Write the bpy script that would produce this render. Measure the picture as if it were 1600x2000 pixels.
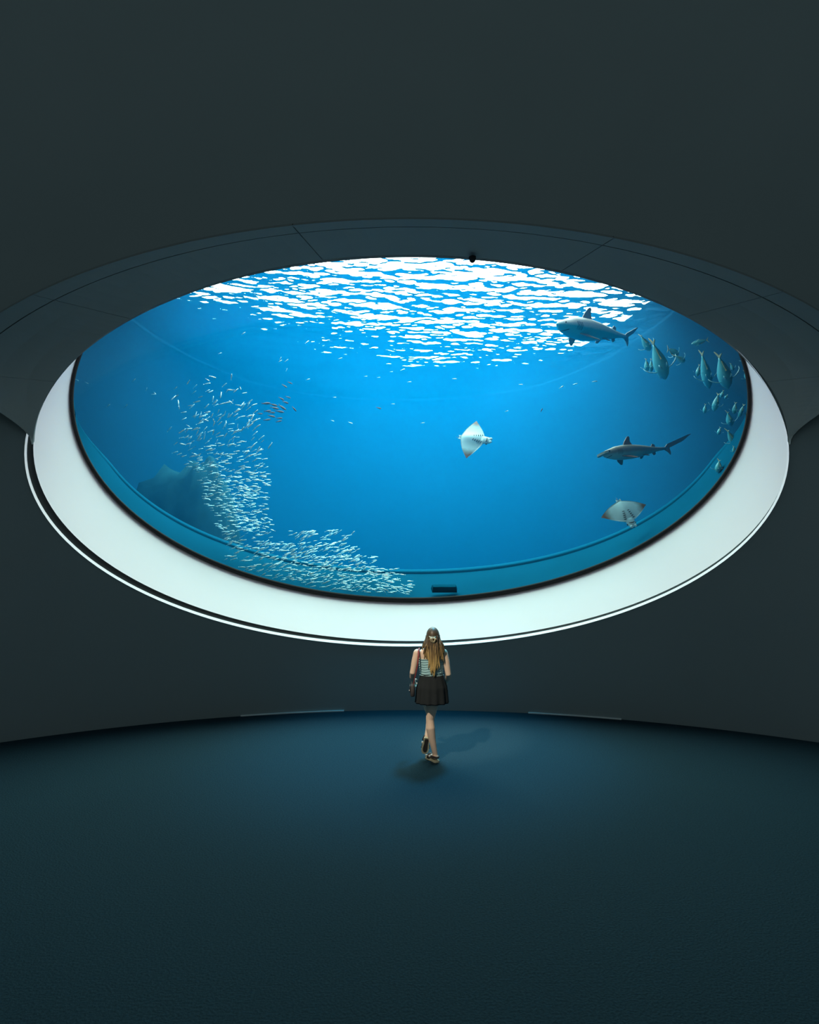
import bpy, bmesh, math, random
import numpy as np
from mathutils import Vector, Matrix, Euler

for _o in list(bpy.data.objects):
    bpy.data.objects.remove(_o, do_unlink=True)
scene = bpy.context.scene
COL = scene.collection
R2 = math.radians

# ---------------------------------------------------------------- camera
CAM_Z = 2.5            # lens height above the carpet
FPX = 1200.0           # focal length in pixels of the 1600x2000 frame
HORIZON = 1097.0       # row of the horizon
cam_data = bpy.data.cameras.new('camera')
cam_data.sensor_fit = 'HORIZONTAL'
cam_data.sensor_width = 36.0
cam_data.lens = 36.0 * FPX / 1600.0
cam_data.shift_y = (HORIZON - 1000.0) / 1600.0
cam_data.clip_end = 200
cam = bpy.data.objects.new('camera', cam_data)
cam.location = (0, 0, CAM_Z)
cam.rotation_euler = (R2(90), 0, 0)
COL.objects.link(cam)
scene.camera = cam

# ---------------------------------------------------------------- world, lights, exposure
world = bpy.data.worlds.new('dim_room_ambience')
scene.world = world
world.use_nodes = True
bgn = world.node_tree.nodes['Background']
bgn.inputs['Color'].default_value = (0.094, 0.128, 0.136, 1)
bgn.inputs['Strength'].default_value = 1.0

# daylight opening over the tank: one luminous pane above the water
SKY_Z = 10.5
SKY_CORNERS = [(-4.8, 12.8), (2.2, 12.8), (7.4, 18.6), (7.4, 23.5), (5.5, 26.0), (-2.0, 26.2), (-4.2, 22.6), (-7.4, 18.8)]
SKY_L = 12.8
_m = bpy.data.materials.new('daylight'); _m.use_nodes = True
_nt = _m.node_tree; _nt.nodes.remove(_nt.nodes['Principled BSDF'])
_e = _nt.nodes.new('ShaderNodeEmission'); _e.inputs['Color'].default_value = (1.0, 0.90, 0.87, 1); _e.inputs['Strength'].default_value = SKY_L
_nt.links.new(_e.outputs[0], _nt.nodes['Material Output'].inputs['Surface'])
_me = bpy.data.meshes.new('skylight')
_rs = random.Random(3); _pts = []
for _k in range(len(SKY_CORNERS)):
    (_ax, _ay), (_bx, _by) = SKY_CORNERS[_k], SKY_CORNERS[(_k+1) % len(SKY_CORNERS)]
    _n = max(2, int(math.hypot(_bx-_ax, _by-_ay)/0.35))
    for _i in range(_n):
        _w = 0.28
        _pts.append((_ax+(_bx-_ax)*_i/_n+_rs.uniform(-_w, _w), _ay+(_by-_ay)*_i/_n+_rs.uniform(-_w, _w), SKY_Z))
_me.from_pydata(_pts, [], [tuple(range(len(_pts)-1, -1, -1))])
_me.materials.append(_m)
_ob = bpy.data.objects.new('window_2', _me); COL.objects.link(_ob)
_ob['label'] = 'bright daylight opening above the rippling tank water'; _ob['category'] = 'skylight'; _ob['kind'] = 'structure'
# warm ceiling spotlight of the viewing room, aimed at the visitor
_sd = bpy.data.lights.new('ceiling_spotlight', 'SPOT')
_sd.energy = 2500; _sd.color = (1.0, 0.86, 0.66); _sd.spot_size = R2(11); _sd.spot_blend = 0.8; _sd.shadow_soft_size = 0.12
_so = bpy.data.objects.new('ceiling_spotlight', _sd)
_so.location = (-2.6, 2.6, 7.4)
_so.rotation_euler = (Vector((0.28, 7.65, 1.15)) - Vector(_so.location)).to_track_quat('-Z', 'Y').to_euler()
COL.objects.link(_so)

_sd = bpy.data.lights.new('floor_glow_spot', 'SPOT')  # blue spot added for the glow on the carpet, set at the rim fixture
_sd.energy = 2300; _sd.color = (0.03, 0.60, 1.0); _sd.spot_size = R2(46); _sd.spot_blend = 1.0; _sd.shadow_soft_size = 0.45
_so = bpy.data.objects.new('floor_glow_spot', _sd)
_so.location = (1.03, 9.98, 7.42)
_so.rotation_euler = (Vector((0.15, 8.2, 0.0)) - Vector(_so.location)).to_track_quat('-Z', 'Y').to_euler()
COL.objects.link(_so)

vs = scene.view_settings
vs.view_transform = 'Standard'; vs.look = 'None'; vs.exposure = 0.0; vs.gamma = 1.0; vs.use_curve_mapping = False
cy = scene.cycles
cy.use_denoising = True; cy.use_adaptive_sampling = True; cy.adaptive_threshold = 0.02
cy.max_bounces = 6; cy.diffuse_bounces = 2; cy.glossy_bounces = 2; cy.transmission_bounces = 4
cy.volume_bounces = 1; cy.transparent_max_bounces = 12
cy.caustics_reflective = False; cy.caustics_refractive = False
cy.sample_clamp_indirect = 4.0

# ---------------------------------------------------------------- measuring helpers
RC_Y = 0.74            # the room is round: centre of its plan
R_WALL = 9.6
def P(px, py, R):
    """point where the sight line of a photo pixel meets the upright cylinder of radius R round the room centre"""
    u = (px - 800.0) / FPX; v = (HORIZON - py) / FPX
    A = u*u + 1; B = -2*RC_Y; C = RC_Y*RC_Y - R*R
    t = (-B + math.sqrt(B*B - 4*A*C)) / (2*A)
    return Vector((u*t, t, CAM_Z + v*t))
def D(px, py, Y):
    return Vector(((px-800.0)/FPX*Y, Y, CAM_Z + (HORIZON-py)/FPX*Y))
def smooth(a, b, x):
    t = min(1, max(0, (x-a)/(b-a))); return t*t*(3-2*t)

# ---------------------------------------------------------------- materials
MATS = {}
def nodes_of(name):
    m = bpy.data.materials.new(name); m.use_nodes = True
    nt = m.node_tree
    return m, nt, nt.nodes['Principled BSDF'], nt.nodes['Material Output']
def mat(name, color, rough=0.6, noise=0.0, scale=8.0, bump=0.0, spec=0.5, metal=0.0, color2=None, stretch=None):
    m, nt, b, out = nodes_of(name)
    b.inputs['Roughness'].default_value = rough
    b.inputs['Metallic'].default_value = metal
    b.inputs['Specular IOR Level'].default_value = spec
    tc = nt.nodes.new('ShaderNodeTexCoord')
    mp = nt.nodes.new('ShaderNodeMapping')
    if stretch: mp.inputs['Scale'].default_value = stretch
    nt.links.new(tc.outputs['Object'], mp.inputs['Vector'])
    nz = nt.nodes.new('ShaderNodeTexNoise'); nz.inputs['Scale'].default_value = scale; nz.inputs['Detail'].default_value = 4
    nt.links.new(mp.outputs['Vector'], nz.inputs['Vector'])
    mx = nt.nodes.new('ShaderNodeMix'); mx.data_type = 'RGBA'
    c2 = color2 if color2 else tuple(min(1, c*(1+noise)) for c in color)
    c1 = color if color2 else tuple(c*(1-noise) for c in color)
    mx.inputs['A'].default_value = (*c1, 1); mx.inputs['B'].default_value = (*c2, 1)
    nt.links.new(nz.outputs['Fac'], mx.inputs['Factor'])
    nt.links.new(mx.outputs['Result'], b.inputs['Base Color'])
    if bump:
        bp = nt.nodes.new('ShaderNodeBump'); bp.inputs['Strength'].default_value = bump; bp.inputs['Distance'].default_value = 0.02
        nt.links.new(nz.outputs['Fac'], bp.inputs['Height']); nt.links.new(bp.outputs['Normal'], b.inputs['Normal'])
    MATS[name] = m
    return m

mat('wall_paint', (0.30, 0.35, 0.355), 0.95, 0.04, 0.7, spec=0.1)
mat('hood_paint', (0.20, 0.23, 0.23), 0.8, 0.04, 1.2, spec=0.2)
mat('sill_white', (0.95, 0.80, 0.81), 0.55, 0.03, 0.8, spec=0.3)
mat('fascia_dark', (0.02, 0.022, 0.024), 0.8, 0.1, 3, spec=0.2)
mat('frame_rubber', (0.025, 0.024, 0.026), 0.7, 0.1, 3, spec=0.2)
mat('carpet', (0.017, 0.042, 0.056), 1.0, 0.45, 60, bump=0.5, spec=0.05)
mat('ledge_paint', (0.004, 0.11, 0.20), 0.8, 0.12, 1.1, spec=0.0)
mat('tank_paint', (0.005, 0.025, 0.05), 0.9, 0.25, 0.35, spec=0.0)
mat('tank_paint_dark', (0.03, 0.055, 0.075), 0.9, 0.25, 0.35, spec=0.0)
WAVE = 0.0050
mat('rock_dark', (0.015, 0.06, 0.08), 0.95, 0.5, 2.5, bump=0.6, spec=0.0)
mat('block_blue', (0.002, 0.075, 0.13), 0.8, 0.3, 8, spec=0.0)
mat('base_strip', (0.75, 0.80, 0.80), 0.3, 0.05, 4, spec=0.5)

# acrylic pane
m, nt, b, out = nodes_of('acrylic'); nt.nodes.remove(b)
tr = nt.nodes.new('ShaderNodeBsdfTransparent'); gl = nt.nodes.new('ShaderNodeBsdfGlossy'); mx = nt.nodes.new('ShaderNodeMixShader')
tr.inputs['Color'].default_value = (0.97, 0.99, 0.985, 1); gl.inputs['Roughness'].default_value = 0.05; mx.inputs['Fac'].default_value = 0.012
nt.links.new(tr.outputs[0], mx.inputs[1]); nt.links.new(gl.outputs[0], mx.inputs[2]); nt.links.new(mx.outputs[0], out.inputs['Surface'])
MATS['acrylic'] = m

# water: rippled boundary seen from below, clear where light leaves steeply and mirroring where it grazes
m, nt, b, out = nodes_of('water_surface'); nt.nodes.remove(b)
tc = nt.nodes.new('ShaderNodeTexCoord'); mp = nt.nodes.new('ShaderNodeMapping')
mp.inputs['Scale'].default_value = (0.42, 1.0, 1.0); mp.inputs['Rotation'].default_value = (0, 0, R2(-12))
nz = nt.nodes.new('ShaderNodeTexNoise'); nz.inputs['Scale'].default_value = 16.0; nz.inputs['Detail'].default_value = 2; nz.inputs['Distortion'].default_value = 0.4
bp = nt.nodes.new('ShaderNodeBump'); bp.inputs['Strength'].default_value = 0.06; bp.inputs['Distance'].default_value = 0.05
nt.links.new(tc.outputs['Object'], mp.inputs['Vector']); nt.links.new(mp.outputs['Vector'], nz.inputs['Vector']); nt.links.new(nz.outputs['Fac'], bp.inputs['Height'])
fr = nt.nodes.new('ShaderNodeFresnel'); fr.inputs['IOR'].default_value = 1.115
tr = nt.nodes.new('ShaderNodeBsdfTransparent'); gl = nt.nodes.new('ShaderNodeBsdfGlossy'); mx = nt.nodes.new('ShaderNodeMixShader')
gl.inputs['Roughness'].default_value = 0.08; gl.inputs['Color'].default_value = (0.85, 0.93, 0.95, 1)
nt.links.new(bp.outputs['Normal'], fr.inputs['Normal']); nt.links.new(bp.outputs['Normal'], gl.inputs['Normal'])
nt.links.new(fr.outputs[0], mx.inputs['Fac']); nt.links.new(tr.outputs[0], mx.inputs[1]); nt.links.new(gl.outputs[0], mx.inputs[2])
nt.links.new(mx.outputs[0], out.inputs['Surface'])
MATS['water_surface'] = m

# water body: blue scattering, red absorbed
m, nt, b, out = nodes_of('water_body'); nt.nodes.remove(b)
sc_ = nt.nodes.new('ShaderNodeVolumeScatter'); ab = nt.nodes.new('ShaderNodeVolumeAbsorption'); ad = nt.nodes.new('ShaderNodeAddShader')
sc_.inputs['Color'].default_value = (0.0, 0.41, 1.0, 1); sc_.inputs['Density'].default_value = 0.030; sc_.inputs['Anisotropy'].default_value = 0.15
ab.inputs['Color'].default_value = (0.20, 0.87, 0.955, 1); ab.inputs['Density'].default_value = 0.12
nt.links.new(sc_.outputs[0], ad.inputs[0]); nt.links.new(ab.outputs[0], ad.inputs[1]); nt.links.new(ad.outputs[0], out.inputs['Volume'])
MATS['water_body'] = m

# ---------------------------------------------------------------- object helpers
def new_obj(name, verts, faces, material, parent=None, smooth_=True, origin=None):
    me = bpy.data.meshes.new(name)
    if origin is not None:
        o_ = Vector(origin); verts = [Vector(v) - o_ for v in verts]
    me.from_pydata([tuple(v) for v in verts], [], faces)
    me.update()
    if smooth_: me.polygons.foreach_set('use_smooth', [True]*len(me.polygons))
    if material is not None: me.materials.append(MATS[material] if isinstance(material, str) else material)
    o = bpy.data.objects.new(name, me); COL.objects.link(o)
    if origin is not None: o.location = origin
    if parent is not None: o.parent = parent
    return o
def tag(o, label=None, cat=None, group=None, kind=None):
    if label: o['label'] = label
    if cat: o['category'] = cat
    if group: o['group'] = group
    if kind: o['kind'] = kind
    return o
def structure(o, label, cat): return tag(o, label, cat, None, 'structure')
def empty(name, loc, rot=(0, 0, 0)):
    o = bpy.data.objects.new(name, None); o.empty_display_size = 0.1
    o.location = loc; o.rotation_euler = rot; COL.objects.link(o); return o
def copy_tree(o, parent=None):
    c = o.copy(); COL.objects.link(c)
    if parent is not None: c.parent = parent
    for ch in o.children: copy_tree(ch, c)
    return c
def strip(rings, closed=True):
    """quads between successive rings of points"""
    n = len(rings[0]); V = [p for r in rings for p in r]; F = []
    for k in range(len(rings)-1):
        for i in range(n if closed else n-1):
            j = (i+1) % n
            F.append((k*n+i, k*n+j, (k+1)*n+j, (k+1)*n+i))
    return V, F

# ================================================================= THE SETTING
# ---- outlines of the oval window, as (column, row) of the photograph, t anticlockwise from the right
def ell(cx, cy_, a, b_):
    return lambda t: (cx + a*math.cos(t), cy_ - b_*math.sin(t))
E_OPEN = ell(803, 875, 738, 377)         # front edge of the white reveal
E_LIPO = ell(794.5, 886, 747, 376.5)     # outer edge of the thin lip
E_LIPI = ell(795, 884.5, 742.5, 373)
E_GLASS = ell(802, 780, 665, 396)
E_PANE = ell(802, 779, 658, 388)
def mixc(c1, c2, w):
    return (c1[0]*(1-w)+c2[0]*w, c1[1]*(1-w)+c2[1]*w)
def lip_o(t):
    w = smooth(0.15, 0.6, math.sin(t)); return mixc(E_LIPO(t), ell(803, 875, 741, 379)(t), w)
def lip_i(t):
    w = smooth(0.15, 0.6, math.sin(t)); return mixc(E_LIPI(t), ell(803, 875, 740, 378)(t), w)
NT = 160
TS = [2*math.pi*i/NT for i in range(NT)]
def ring(fn, R): return [P(*fn(t), R) for t in TS]

# ---- floor: round carpet meeting the curved wall
fv = [(0, 0, 0)]; ff = []
NA = 96
for rr in (3, 6, 8, R_WALL+0.15):
    for i in range(NA):
        a = 2*math.pi*i/NA; fv.append((rr*math.sin(a), RC_Y+rr*math.cos(a), 0))
fv[0] = (0, RC_Y, 0)
for i in range(NA):
    j = (i+1) % NA; ff.append((0, 1+j, 1+i))
    for k in range(3):
        ff.append((1+k*NA+i, 1+k*NA+j, 1+(k+1)*NA+j, 1+(k+1)*NA+i))
structure(new_obj('floor', fv, ff, 'carpet', smooth_=False), 'dark blue carpet covering the round floor of the dim room', 'floor')

# ---- curved wall with the oval opening
def cylp(a, z, R): return Vector((R*math.sin(a), RC_Y + R*math.cos(a), z))
fine = [P(*lip_o(2*math.pi*i/1440), R_WALL) for i in range(1440)]
fa = np.array([math.atan2(p.x, p.y-RC_Y) for p in fine]); fz = np.array([p.z for p in fine])
aR, aL = fa.max(), fa.min(); zR, zL = fz[fa.argmax()], fz[fa.argmin()]
kR, kL = int(fa.argmax()), int(fa.argmin())
up_i = np.arange(kR, kL+1) % 1440 if kR < kL else np.r_[kR:1440, 0:kL+1]
dn_i = np.r_[kL:1440, 0:kR+1] if kR < kL else np.arange(kL, kR+1)
o1 = up_i[np.argsort(fa[up_i])]; o2 = dn_i[np.argsort(fa[dn_i])]
cols = [(aL+aR)/2 - (aR-aL)/2*math.cos(math.pi*i/120) for i in range(121)]
AMAX, ZT = R2(100), 17.0
def zcol(a, top):
    return float(np.interp(a, fa[o1], fz[o1])) if top else float(np.interp(a, fa[o2], fz[o2]))
def ladder(z0, z1, n): return [z0+(z1-z0)*k/n for k in range(n+1)]
parts_ = []
parts_.append(strip([[cylp(a, z, R_WALL) for z in ladder(zcol(a, True), ZT, 16)] for a in cols], False))
parts_.append(strip([[cylp(a, z, R_WALL) for z in ladder(0, zcol(a, False), 10)] for a in cols], False))
parts_.append(strip([[cylp(-AMAX+(aL+AMAX)*k/24, z, R_WALL) for z in ladder(0, zL, 10)+ladder(zL, ZT, 16)[1:]] for k in range(25)], False))
parts_.append(strip([[cylp(aR+(AMAX-aR)*k/24, z, R_WALL) for z in ladder(0, zR, 10)+ladder(zR, ZT, 16)[1:]] for k in range(25)], False))
V, F = [], []
for v, f in parts_:
    k = len(V); V += v; F += [tuple(i+k for i in q) for q in f]
nfront = len(V); V = V + [cylp(math.atan2(v.x, v.y-RC_Y), v.z, R_WALL+.12) for v in V]; F = F + [tuple(i+nfront for i in reversed(q)) for q in F]
wbk = new_obj('wall_back', V, F, 'wall_paint')
nrm = [Vector((-v.x, RC_Y-v.y, 0)).normalized() for v in V[:nfront]]
f0 = wbk.data.polygons[0]
if f0.normal.dot(nrm[F[0][0]]) < 0: wbk.data.flip_normals()
wbk.data.normals_split_custom_set_from_vertices([tuple(n_) for n_ in nrm] + [tuple(-n_) for n_ in nrm])
structure(wbk, 'tall dark curved wall around the glowing oval window', 'wall')

# ---- thin pale strip where wall meets carpet
for n_, (xa, xb) in enumerate(((470, 672), (1032, 1214))):
    a0 = math.atan2((xa-800)/FPX, 1); a1 = math.atan2((xb-800)/FPX, 1)
    def ang(px):
        best = None
        lo, hi = -1.2, 1.2
        for _ in range(50):
            mid = (lo+hi)/2; q = cylp(mid, 0, R_WALL)
            if 800+FPX*q.x/q.y < px: lo = mid
            else: hi = mid
        return lo
    A0, A1 = ang(xa), ang(xb); rs = []
    for k in range(25):
        a = A0+(A1-A0)*k/24
        rs.append([cylp(a, 0.0, R_WALL-0.03), cylp(a, 0.015, R_WALL-0.03), cylp(a, 0.018, R_WALL-0.026), cylp(a, 0.018, R_WALL)])
    V, F = strip(rs, False)
    tag(new_obj('baseboard_left' if n_ == 0 else 'baseboard_right', V, F, 'base_strip', smooth_=False),
        ('thin pale edging strip at the foot of the wall, left of the woman' if n_ == 0 else 'thin pale edging strip at the foot of the wall, right of the woman'), 'baseboard', None, 'structure')

# ---- window surround: lip, dark fascia, white reveal
R1, R2_, R3, R4 = 9.78, 9.84, 11.0, 11.06
lipr = [ring(lip_o, R_WALL-0.012), ring(lip_o, R_WALL), ring(lip_i, R1)]
V, F = strip(lipr)
structure(new_obj('trim_1', V, F, 'sill_white'), 'thin white lip edging the lower rim of the oval window', 'window trim')
V, F = strip([ring(lip_i, R1), ring(lambda t: mixc(lip_i(t), E_OPEN(t), 0.5), R1+0.045), ring(E_OPEN, R2_-0.001)])
structure(new_obj('trim_2', V, F, 'fascia_dark'), 'narrow dark shadow gap between white reveal and lip', 'window trim')
rr = []
for s in [0, .01, .25, .5, .75, 1]:
    rr.append([P(*mixc(E_OPEN(t), E_GLASS(t), s), R2_+(R3-R2_)*s) for t in TS])
V, F = strip(rr)
structure(new_obj('trim_3', V, F, 'sill_white'), 'broad white sloping reveal framing the oval window', 'window reveal')

# ---- window: dark gasket and acrylic pane
win = structure(empty('window_1', P(802, 1170, R3)), 'large oval aquarium window with a black gasket', 'window')
iw = win.matrix_world
def child(o, parent):
    o.parent = parent
    o.location = Vector(o.location) - Vector(parent.location) if parent.rotation_euler[:] == (0, 0, 0) else o.location
    return o
V, F = strip([ring(E_GLASS, R3-0.0), ring(E_GLASS, R3-0.05), ring(lambda t: mixc(E_GLASS(t), E_PANE(t), 0.5), R3-0.06), ring(E_PANE, R3-0.04), ring(E_PANE, R3+0.03)])
child(new_obj('window_frame', V, F, 'frame_rubber'), win)
pv = []
for s in [1.0, .92, .8, .65, .5, .35, .2, .08]:
    pv.append([P(802+(E_GLASS(t)[0]-802)*s, 780+(E_GLASS(t)[1]-780)*s, R3+0.005) for t in TS])
V, F = strip(pv); F.append(tuple(range(len(V)-NT, len(V))))
child(new_obj('glass_pane', V, F, 'acrylic'), win)

# ---- hood over the window, in panels
HOOD_R = 8.75
H_OUT = ell(803, 875, 994, 447)
def hood_pt(t, s):
    """s=0 at the window edge, 1 at the front edge"""
    e = smooth(0.02, 0.45, math.sin(t))
    o_ = mixc(ell(803, 875, 741, 379)(t), H_OUT(t), e)
    i_ = ell(803, 875, 739, 377.5)(t)
    bulge = 0.0
    c = mixc(i_, o_, s)
    return P(c[0], c[1], (R_WALL-0.02)*(1-s) + (R_WALL-0.02+(HOOD_R-R_WALL)*max(e, .02))*s)
hood = structure(empty('trim_4', hood_pt(math.pi/2, 0)), 'dark curved hood of seamed panels above the oval window', 'window hood')
T_CUTS = [R2(a) for a in (1, 20, 43, 66.5, 103.5, 138, 160, 179)]
S_CUTS = [0.0, 0.78, 1.0]
g = 0.0016
for a, b_ in zip(T_CUTS[:-1], T_CUTS[1:]):
    for s0, s1 in zip(S_CUTS[:-1], S_CUTS[1:]):
        n = 14
        aa, bb = a+g*.6, b_-g*.6
        ss = [s0 + (0.006 if s0 > 0 else 0), s0+(s1-s0)*.33, s0+(s1-s0)*.66, s1-(0.006 if s1 < 1 else 0)]
        front = [[hood_pt(aa+(bb-aa)*k/n, s) for k in range(n+1)] for s in ss]
        V, F = strip(front, False)
        nf = len(V)
        off = Vector((0, 0.035, 0.05))
        V = V + [v+off for v in V]
        F = F + [tuple(i+nf for i in reversed(f)) for f in F]
        # rim faces
        rowN = n+1
        border = list(range(rowN)) + [rowN*k+n for k in range(1, 4)] + [3*rowN+k for k in range(n-1, -1, -1)] + [rowN*k for k in (2, 1)]
        for q in range(len(border)):
            i, j = border[q], border[(q+1) % len(border)]
            F.append((j, i, i+nf, j+nf))
        child(new_obj('panel', V, F, 'hood_paint', smooth_=False), hood)
# backing shell of the hood, from its front edge back to the wall
V, F = strip([[hood_pt(T_CUTS[0]+(T_CUTS[-1]-T_CUTS[0])*k/80, s)+Vector((0, .03, .042)) for k in range(81)] for s in (0, .5, 1)], False)
child(new_obj('backing_shell', V, F, 'fascia_dark'), hood)
top = [hood_pt(T_CUTS[0]+(T_CUTS[-1]-T_CUTS[0])*k/80, 1) for k in range(81)]
bk = [cylp(math.atan2(p.x, p.y-RC_Y), p.z+0.1, R_WALL+.02) for p in top]
V, F = strip([[p+Vector((0, .001, .002)) for p in top], bk], False)
child(new_obj('top_shell', V, F, 'wall_paint'), hood)

# ---- inside the tank: ledge below the pane, kerb, paint
LEDGE_PX = [(-78, 1520), (-40, 1512)]
def ledge_curve(t):
    a = 640 if math.cos(t) < 0 else 634
    n_ = 2.12
    c, s = math.cos(t), math.sin(t)
    return (808 + a*math.copysign(abs(c)**(2/n_), c), (756 if c < 0 else 738) - (356 if c < 0 else 374)*math.copysign(abs(s)**(2/n_), s))
R5 = 12.2
_lcv = ledge_curve
def ledge_w(t): return smooth(0.02, 0.42, -math.sin(t))
def ledge_curve(t): return mixc(E_PANE(t), _lcv(t), ledge_w(t))
def lc(d):
    return lambda t: (ledge_curve(t)[0], ledge_curve(t)[1]+d*ledge_w(t))
LT = [math.pi*1.0 + math.pi*i/100 for i in range(101)]
def lring(fn, R): return [P(*fn(t), R3+.03+(R-R3-.03)*max(.02, ledge_w(t))) for t in LT]
V, F = strip([lring(E_GLASS, R3+0.02)] + [[P(*mixc(E_GLASS(t), lc(9)(t), s), R3+0.02+(R5-R3)*s*max(.02, ledge_w(t))) for t in LT] for s in (.25, .5, .75, 1)], False)
structure(new_obj('window_sill_2', V, F, 'ledge_paint'), 'underwater blue ledge inside the lower rim of the window', 'ledge')
kp = lring(lc(9), R5+0.02); up = Vector((0, 0, 1))
k1 = lring(lc(5), R5+0.03); k2 = lring(lc(4), R5+0.05); k3 = lring(lc(0), R5+0.16); k4 = [p+Vector((0, .03, -.05)) for p in k3]
V, F = strip([kp, k1, k2, k3, k4, [Vector((p.x, p.y+.05, -5)) for p in k4]], False)
structure(new_obj('trim_5', V, F, 'ledge_paint'), 'raised kerb along the inner edge of the underwater ledge', 'kerb')

Z_S = 9.62
XL, XR, YB, ZB = -8.3, 7.6, 27.0, -5.0
ZTOP = Z_S + 3.6
R_F = R3 + 0.03
def yfront(x, R): return RC_Y + math.sqrt(max(0.0, R*R - x*x))
XS = [XL + (XR-XL)*i/40 for i in range(41)]
def box_wall(name, x0, x1, y0, y1, z0, z1, m, label, cat):
    V = [(x, y, z) for z in (z0, z1) for y in (y0, y1) for x in (x0, x1)]
    F = [(0, 2, 3, 1), (4, 5, 7, 6), (0, 1, 5, 4), (2, 6, 7, 3), (0, 4, 6, 2), (1, 3, 7, 5)]
    return structure(new_obj(name, V, F, m, smooth_=False), label, cat)
CXT, CYT, AX, BY, NEXP = (XL+XR)/2, 15.0, (XR-XL)/2, YB-15.0, 2.5
def plan(f, inset=0.0):
    """plan outline of the tank: f 0..1 from the left front corner round the back to the right front corner"""
    if f < 0.12:
        y0 = yfront(XL, R_WALL+.15)+.02
        return (XL+inset, y0+(CYT-y0)*f/0.12)
    if f > 0.88:
        y0 = yfront(XR, R_WALL+.15)+.02
        return (XR-inset, y0+(CYT-y0)*(1-f)/0.12)
    t = math.pi*(1-(f-.12)/.76); c, sn = math.cos(t), math.sin(t)
    return (CXT+(AX-inset)*math.copysign(abs(c)**(2/NEXP), c), CYT+(BY-inset)*sn**(2/NEXP))
for nm, f0, f1, m_, lb in (('wall_tank_left', 0, .5, 'tank_paint', 'curved painted tank wall far behind the water, left half'), ('wall_tank_right', .5, 1, 'tank_paint', 'darker curved tank wall behind the water, right half')):
    q_ = [plan(f0+(f1-f0)*i/40) for i in range(41)]; q2 = [plan(f0+(f1-f0)*i/40, -.2) for i in range(41)]
    V, F = strip([[(x, y, ZB-.2) for x, y in q_], [(x, y, ZTOP) for x, y in q_], [(x, y, ZTOP) for x, y in q2], [(x, y, ZB-.2) for x, y in q2]], False)
    structure(new_obj(nm, V, F, m_), lb, 'tank wall')
box_wall('floor_tank', XL, XR, 9.9, YB, ZB-.2, ZB, 'tank_paint', 'deep painted bottom of the aquarium tank', 'tank floor')

# water surface with real ripples
xs = np.linspace(XL+.02, XR-.02, 500); ys = np.linspace(10.4, YB-.05, 560)
X, Y = np.meshgrid(xs, ys)
rng = np.random.RandomState(7)
Z = np.zeros_like(X)
for _ in range(110):
    lam = 0.15*(0.85/0.15)**rng.uniform(0, 1); th = R2(90) + rng.normal(0.22, 0.42); k = 2*math.pi/lam
    Z += WAVE*lam*rng.uniform(.4, 1.0)*np.sin(k*(X*math.cos(th)+Y*math.sin(th)) + rng.uniform(0, 6.28))
# ripples shaped for the sparkles: strong in the middle and right, calm elsewhere
sg = lambda q: 1/(1+np.exp(-q))
sparkle_zone = sg((((X+5.6)*6.9-(Y-15.6)*6.2)/9.27+0.2*np.sin(1.9*X+.7*Y))/0.75)*sg((22.4-Y+0.5*np.sin(1.3*X))/0.8)
sparkle_var = 1.0 + 0.28*np.sin(0.9*X+1.5*Y+.4)*np.sin(1.3*X-0.5*Y) + 0.16*np.sin(2.6*X+1.7*Y)
Z *= sparkle_var*(0.16+0.84*sparkle_zone)
for _ in range(8):
    lam = rng.uniform(1.6, 3.5); th = R2(90)+rng.normal(0.2, .6); k = 2*math.pi/lam
    Z += 0.0022*lam*np.sin(k*(X*math.cos(th)+Y*math.sin(th)) + rng.uniform(0, 6.28))
ny, nx = X.shape
vv = np.stack([X, Y, Z], -1).reshape(-1, 3)
rad = np.hypot(X, Y-RC_Y).reshape(-1)
xr = (X-CXT)/(AX-.05); yr = np.clip((Y-CYT)/(BY-.05), 0, None)
ok = (rad > R_WALL+.16) & ((np.abs(xr)**NEXP + yr**NEXP) < 1).reshape(-1)
idx = np.arange(ny*nx).reshape(ny, nx)
q = np.stack([idx[:-1, :-1], idx[:-1, 1:], idx[1:, 1:], idx[1:, :-1]], -1).reshape(-1, 4)
q = q[ok[q].all(1)]
used = np.unique(q); remap = -np.ones(ny*nx, int); remap[used] = np.arange(len(used))
ws = new_obj('water_surface', vv[used].tolist(), remap[q].tolist(), 'water_surface')
ws.location.z = Z_S
tag(ws, 'rippling sunlit water surface seen from below through the window', 'water', None, 'stuff')

# water body (volume filling the tank)
zt = Z_S - 0.12
fr_ = [(x, yfront(x, R_F)) for x in [XL+.03+(XR-XL-.06)*i/40 for i in range(41)]]
bk_ = [p for p in (plan(i/120, .03) for i in range(121)) if p[1] > yfront(p[0], R_F)+.05]
loop = fr_ + bk_[::-1]; n = len(loop)
V = [(x, y, ZB+.01) for x, y in loop] + [(x, y, zt) for x, y in loop]
F = [(i, (i+1) % n, n+(i+1) % n, n+i) for i in range(n)] + [tuple(range(n)), tuple(range(2*n-1, n-1, -1))]
bm = bmesh.new(); me = bpy.data.meshes.new('water_body'); me.from_pydata([tuple(v) for v in V], [], F)
bm.from_mesh(me); bmesh.ops.remove_doubles(bm, verts=bm.verts, dist=1e-4); bmesh.ops.recalc_face_normals(bm, faces=bm.faces); bm.to_mesh(me); bm.free()
me.materials.append(MATS['water_body'])
wb = bpy.data.objects.new('water_body', me); COL.objects.link(wb)
tag(wb, 'deep blue water filling the aquarium tank', 'water', None, 'stuff')

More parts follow.
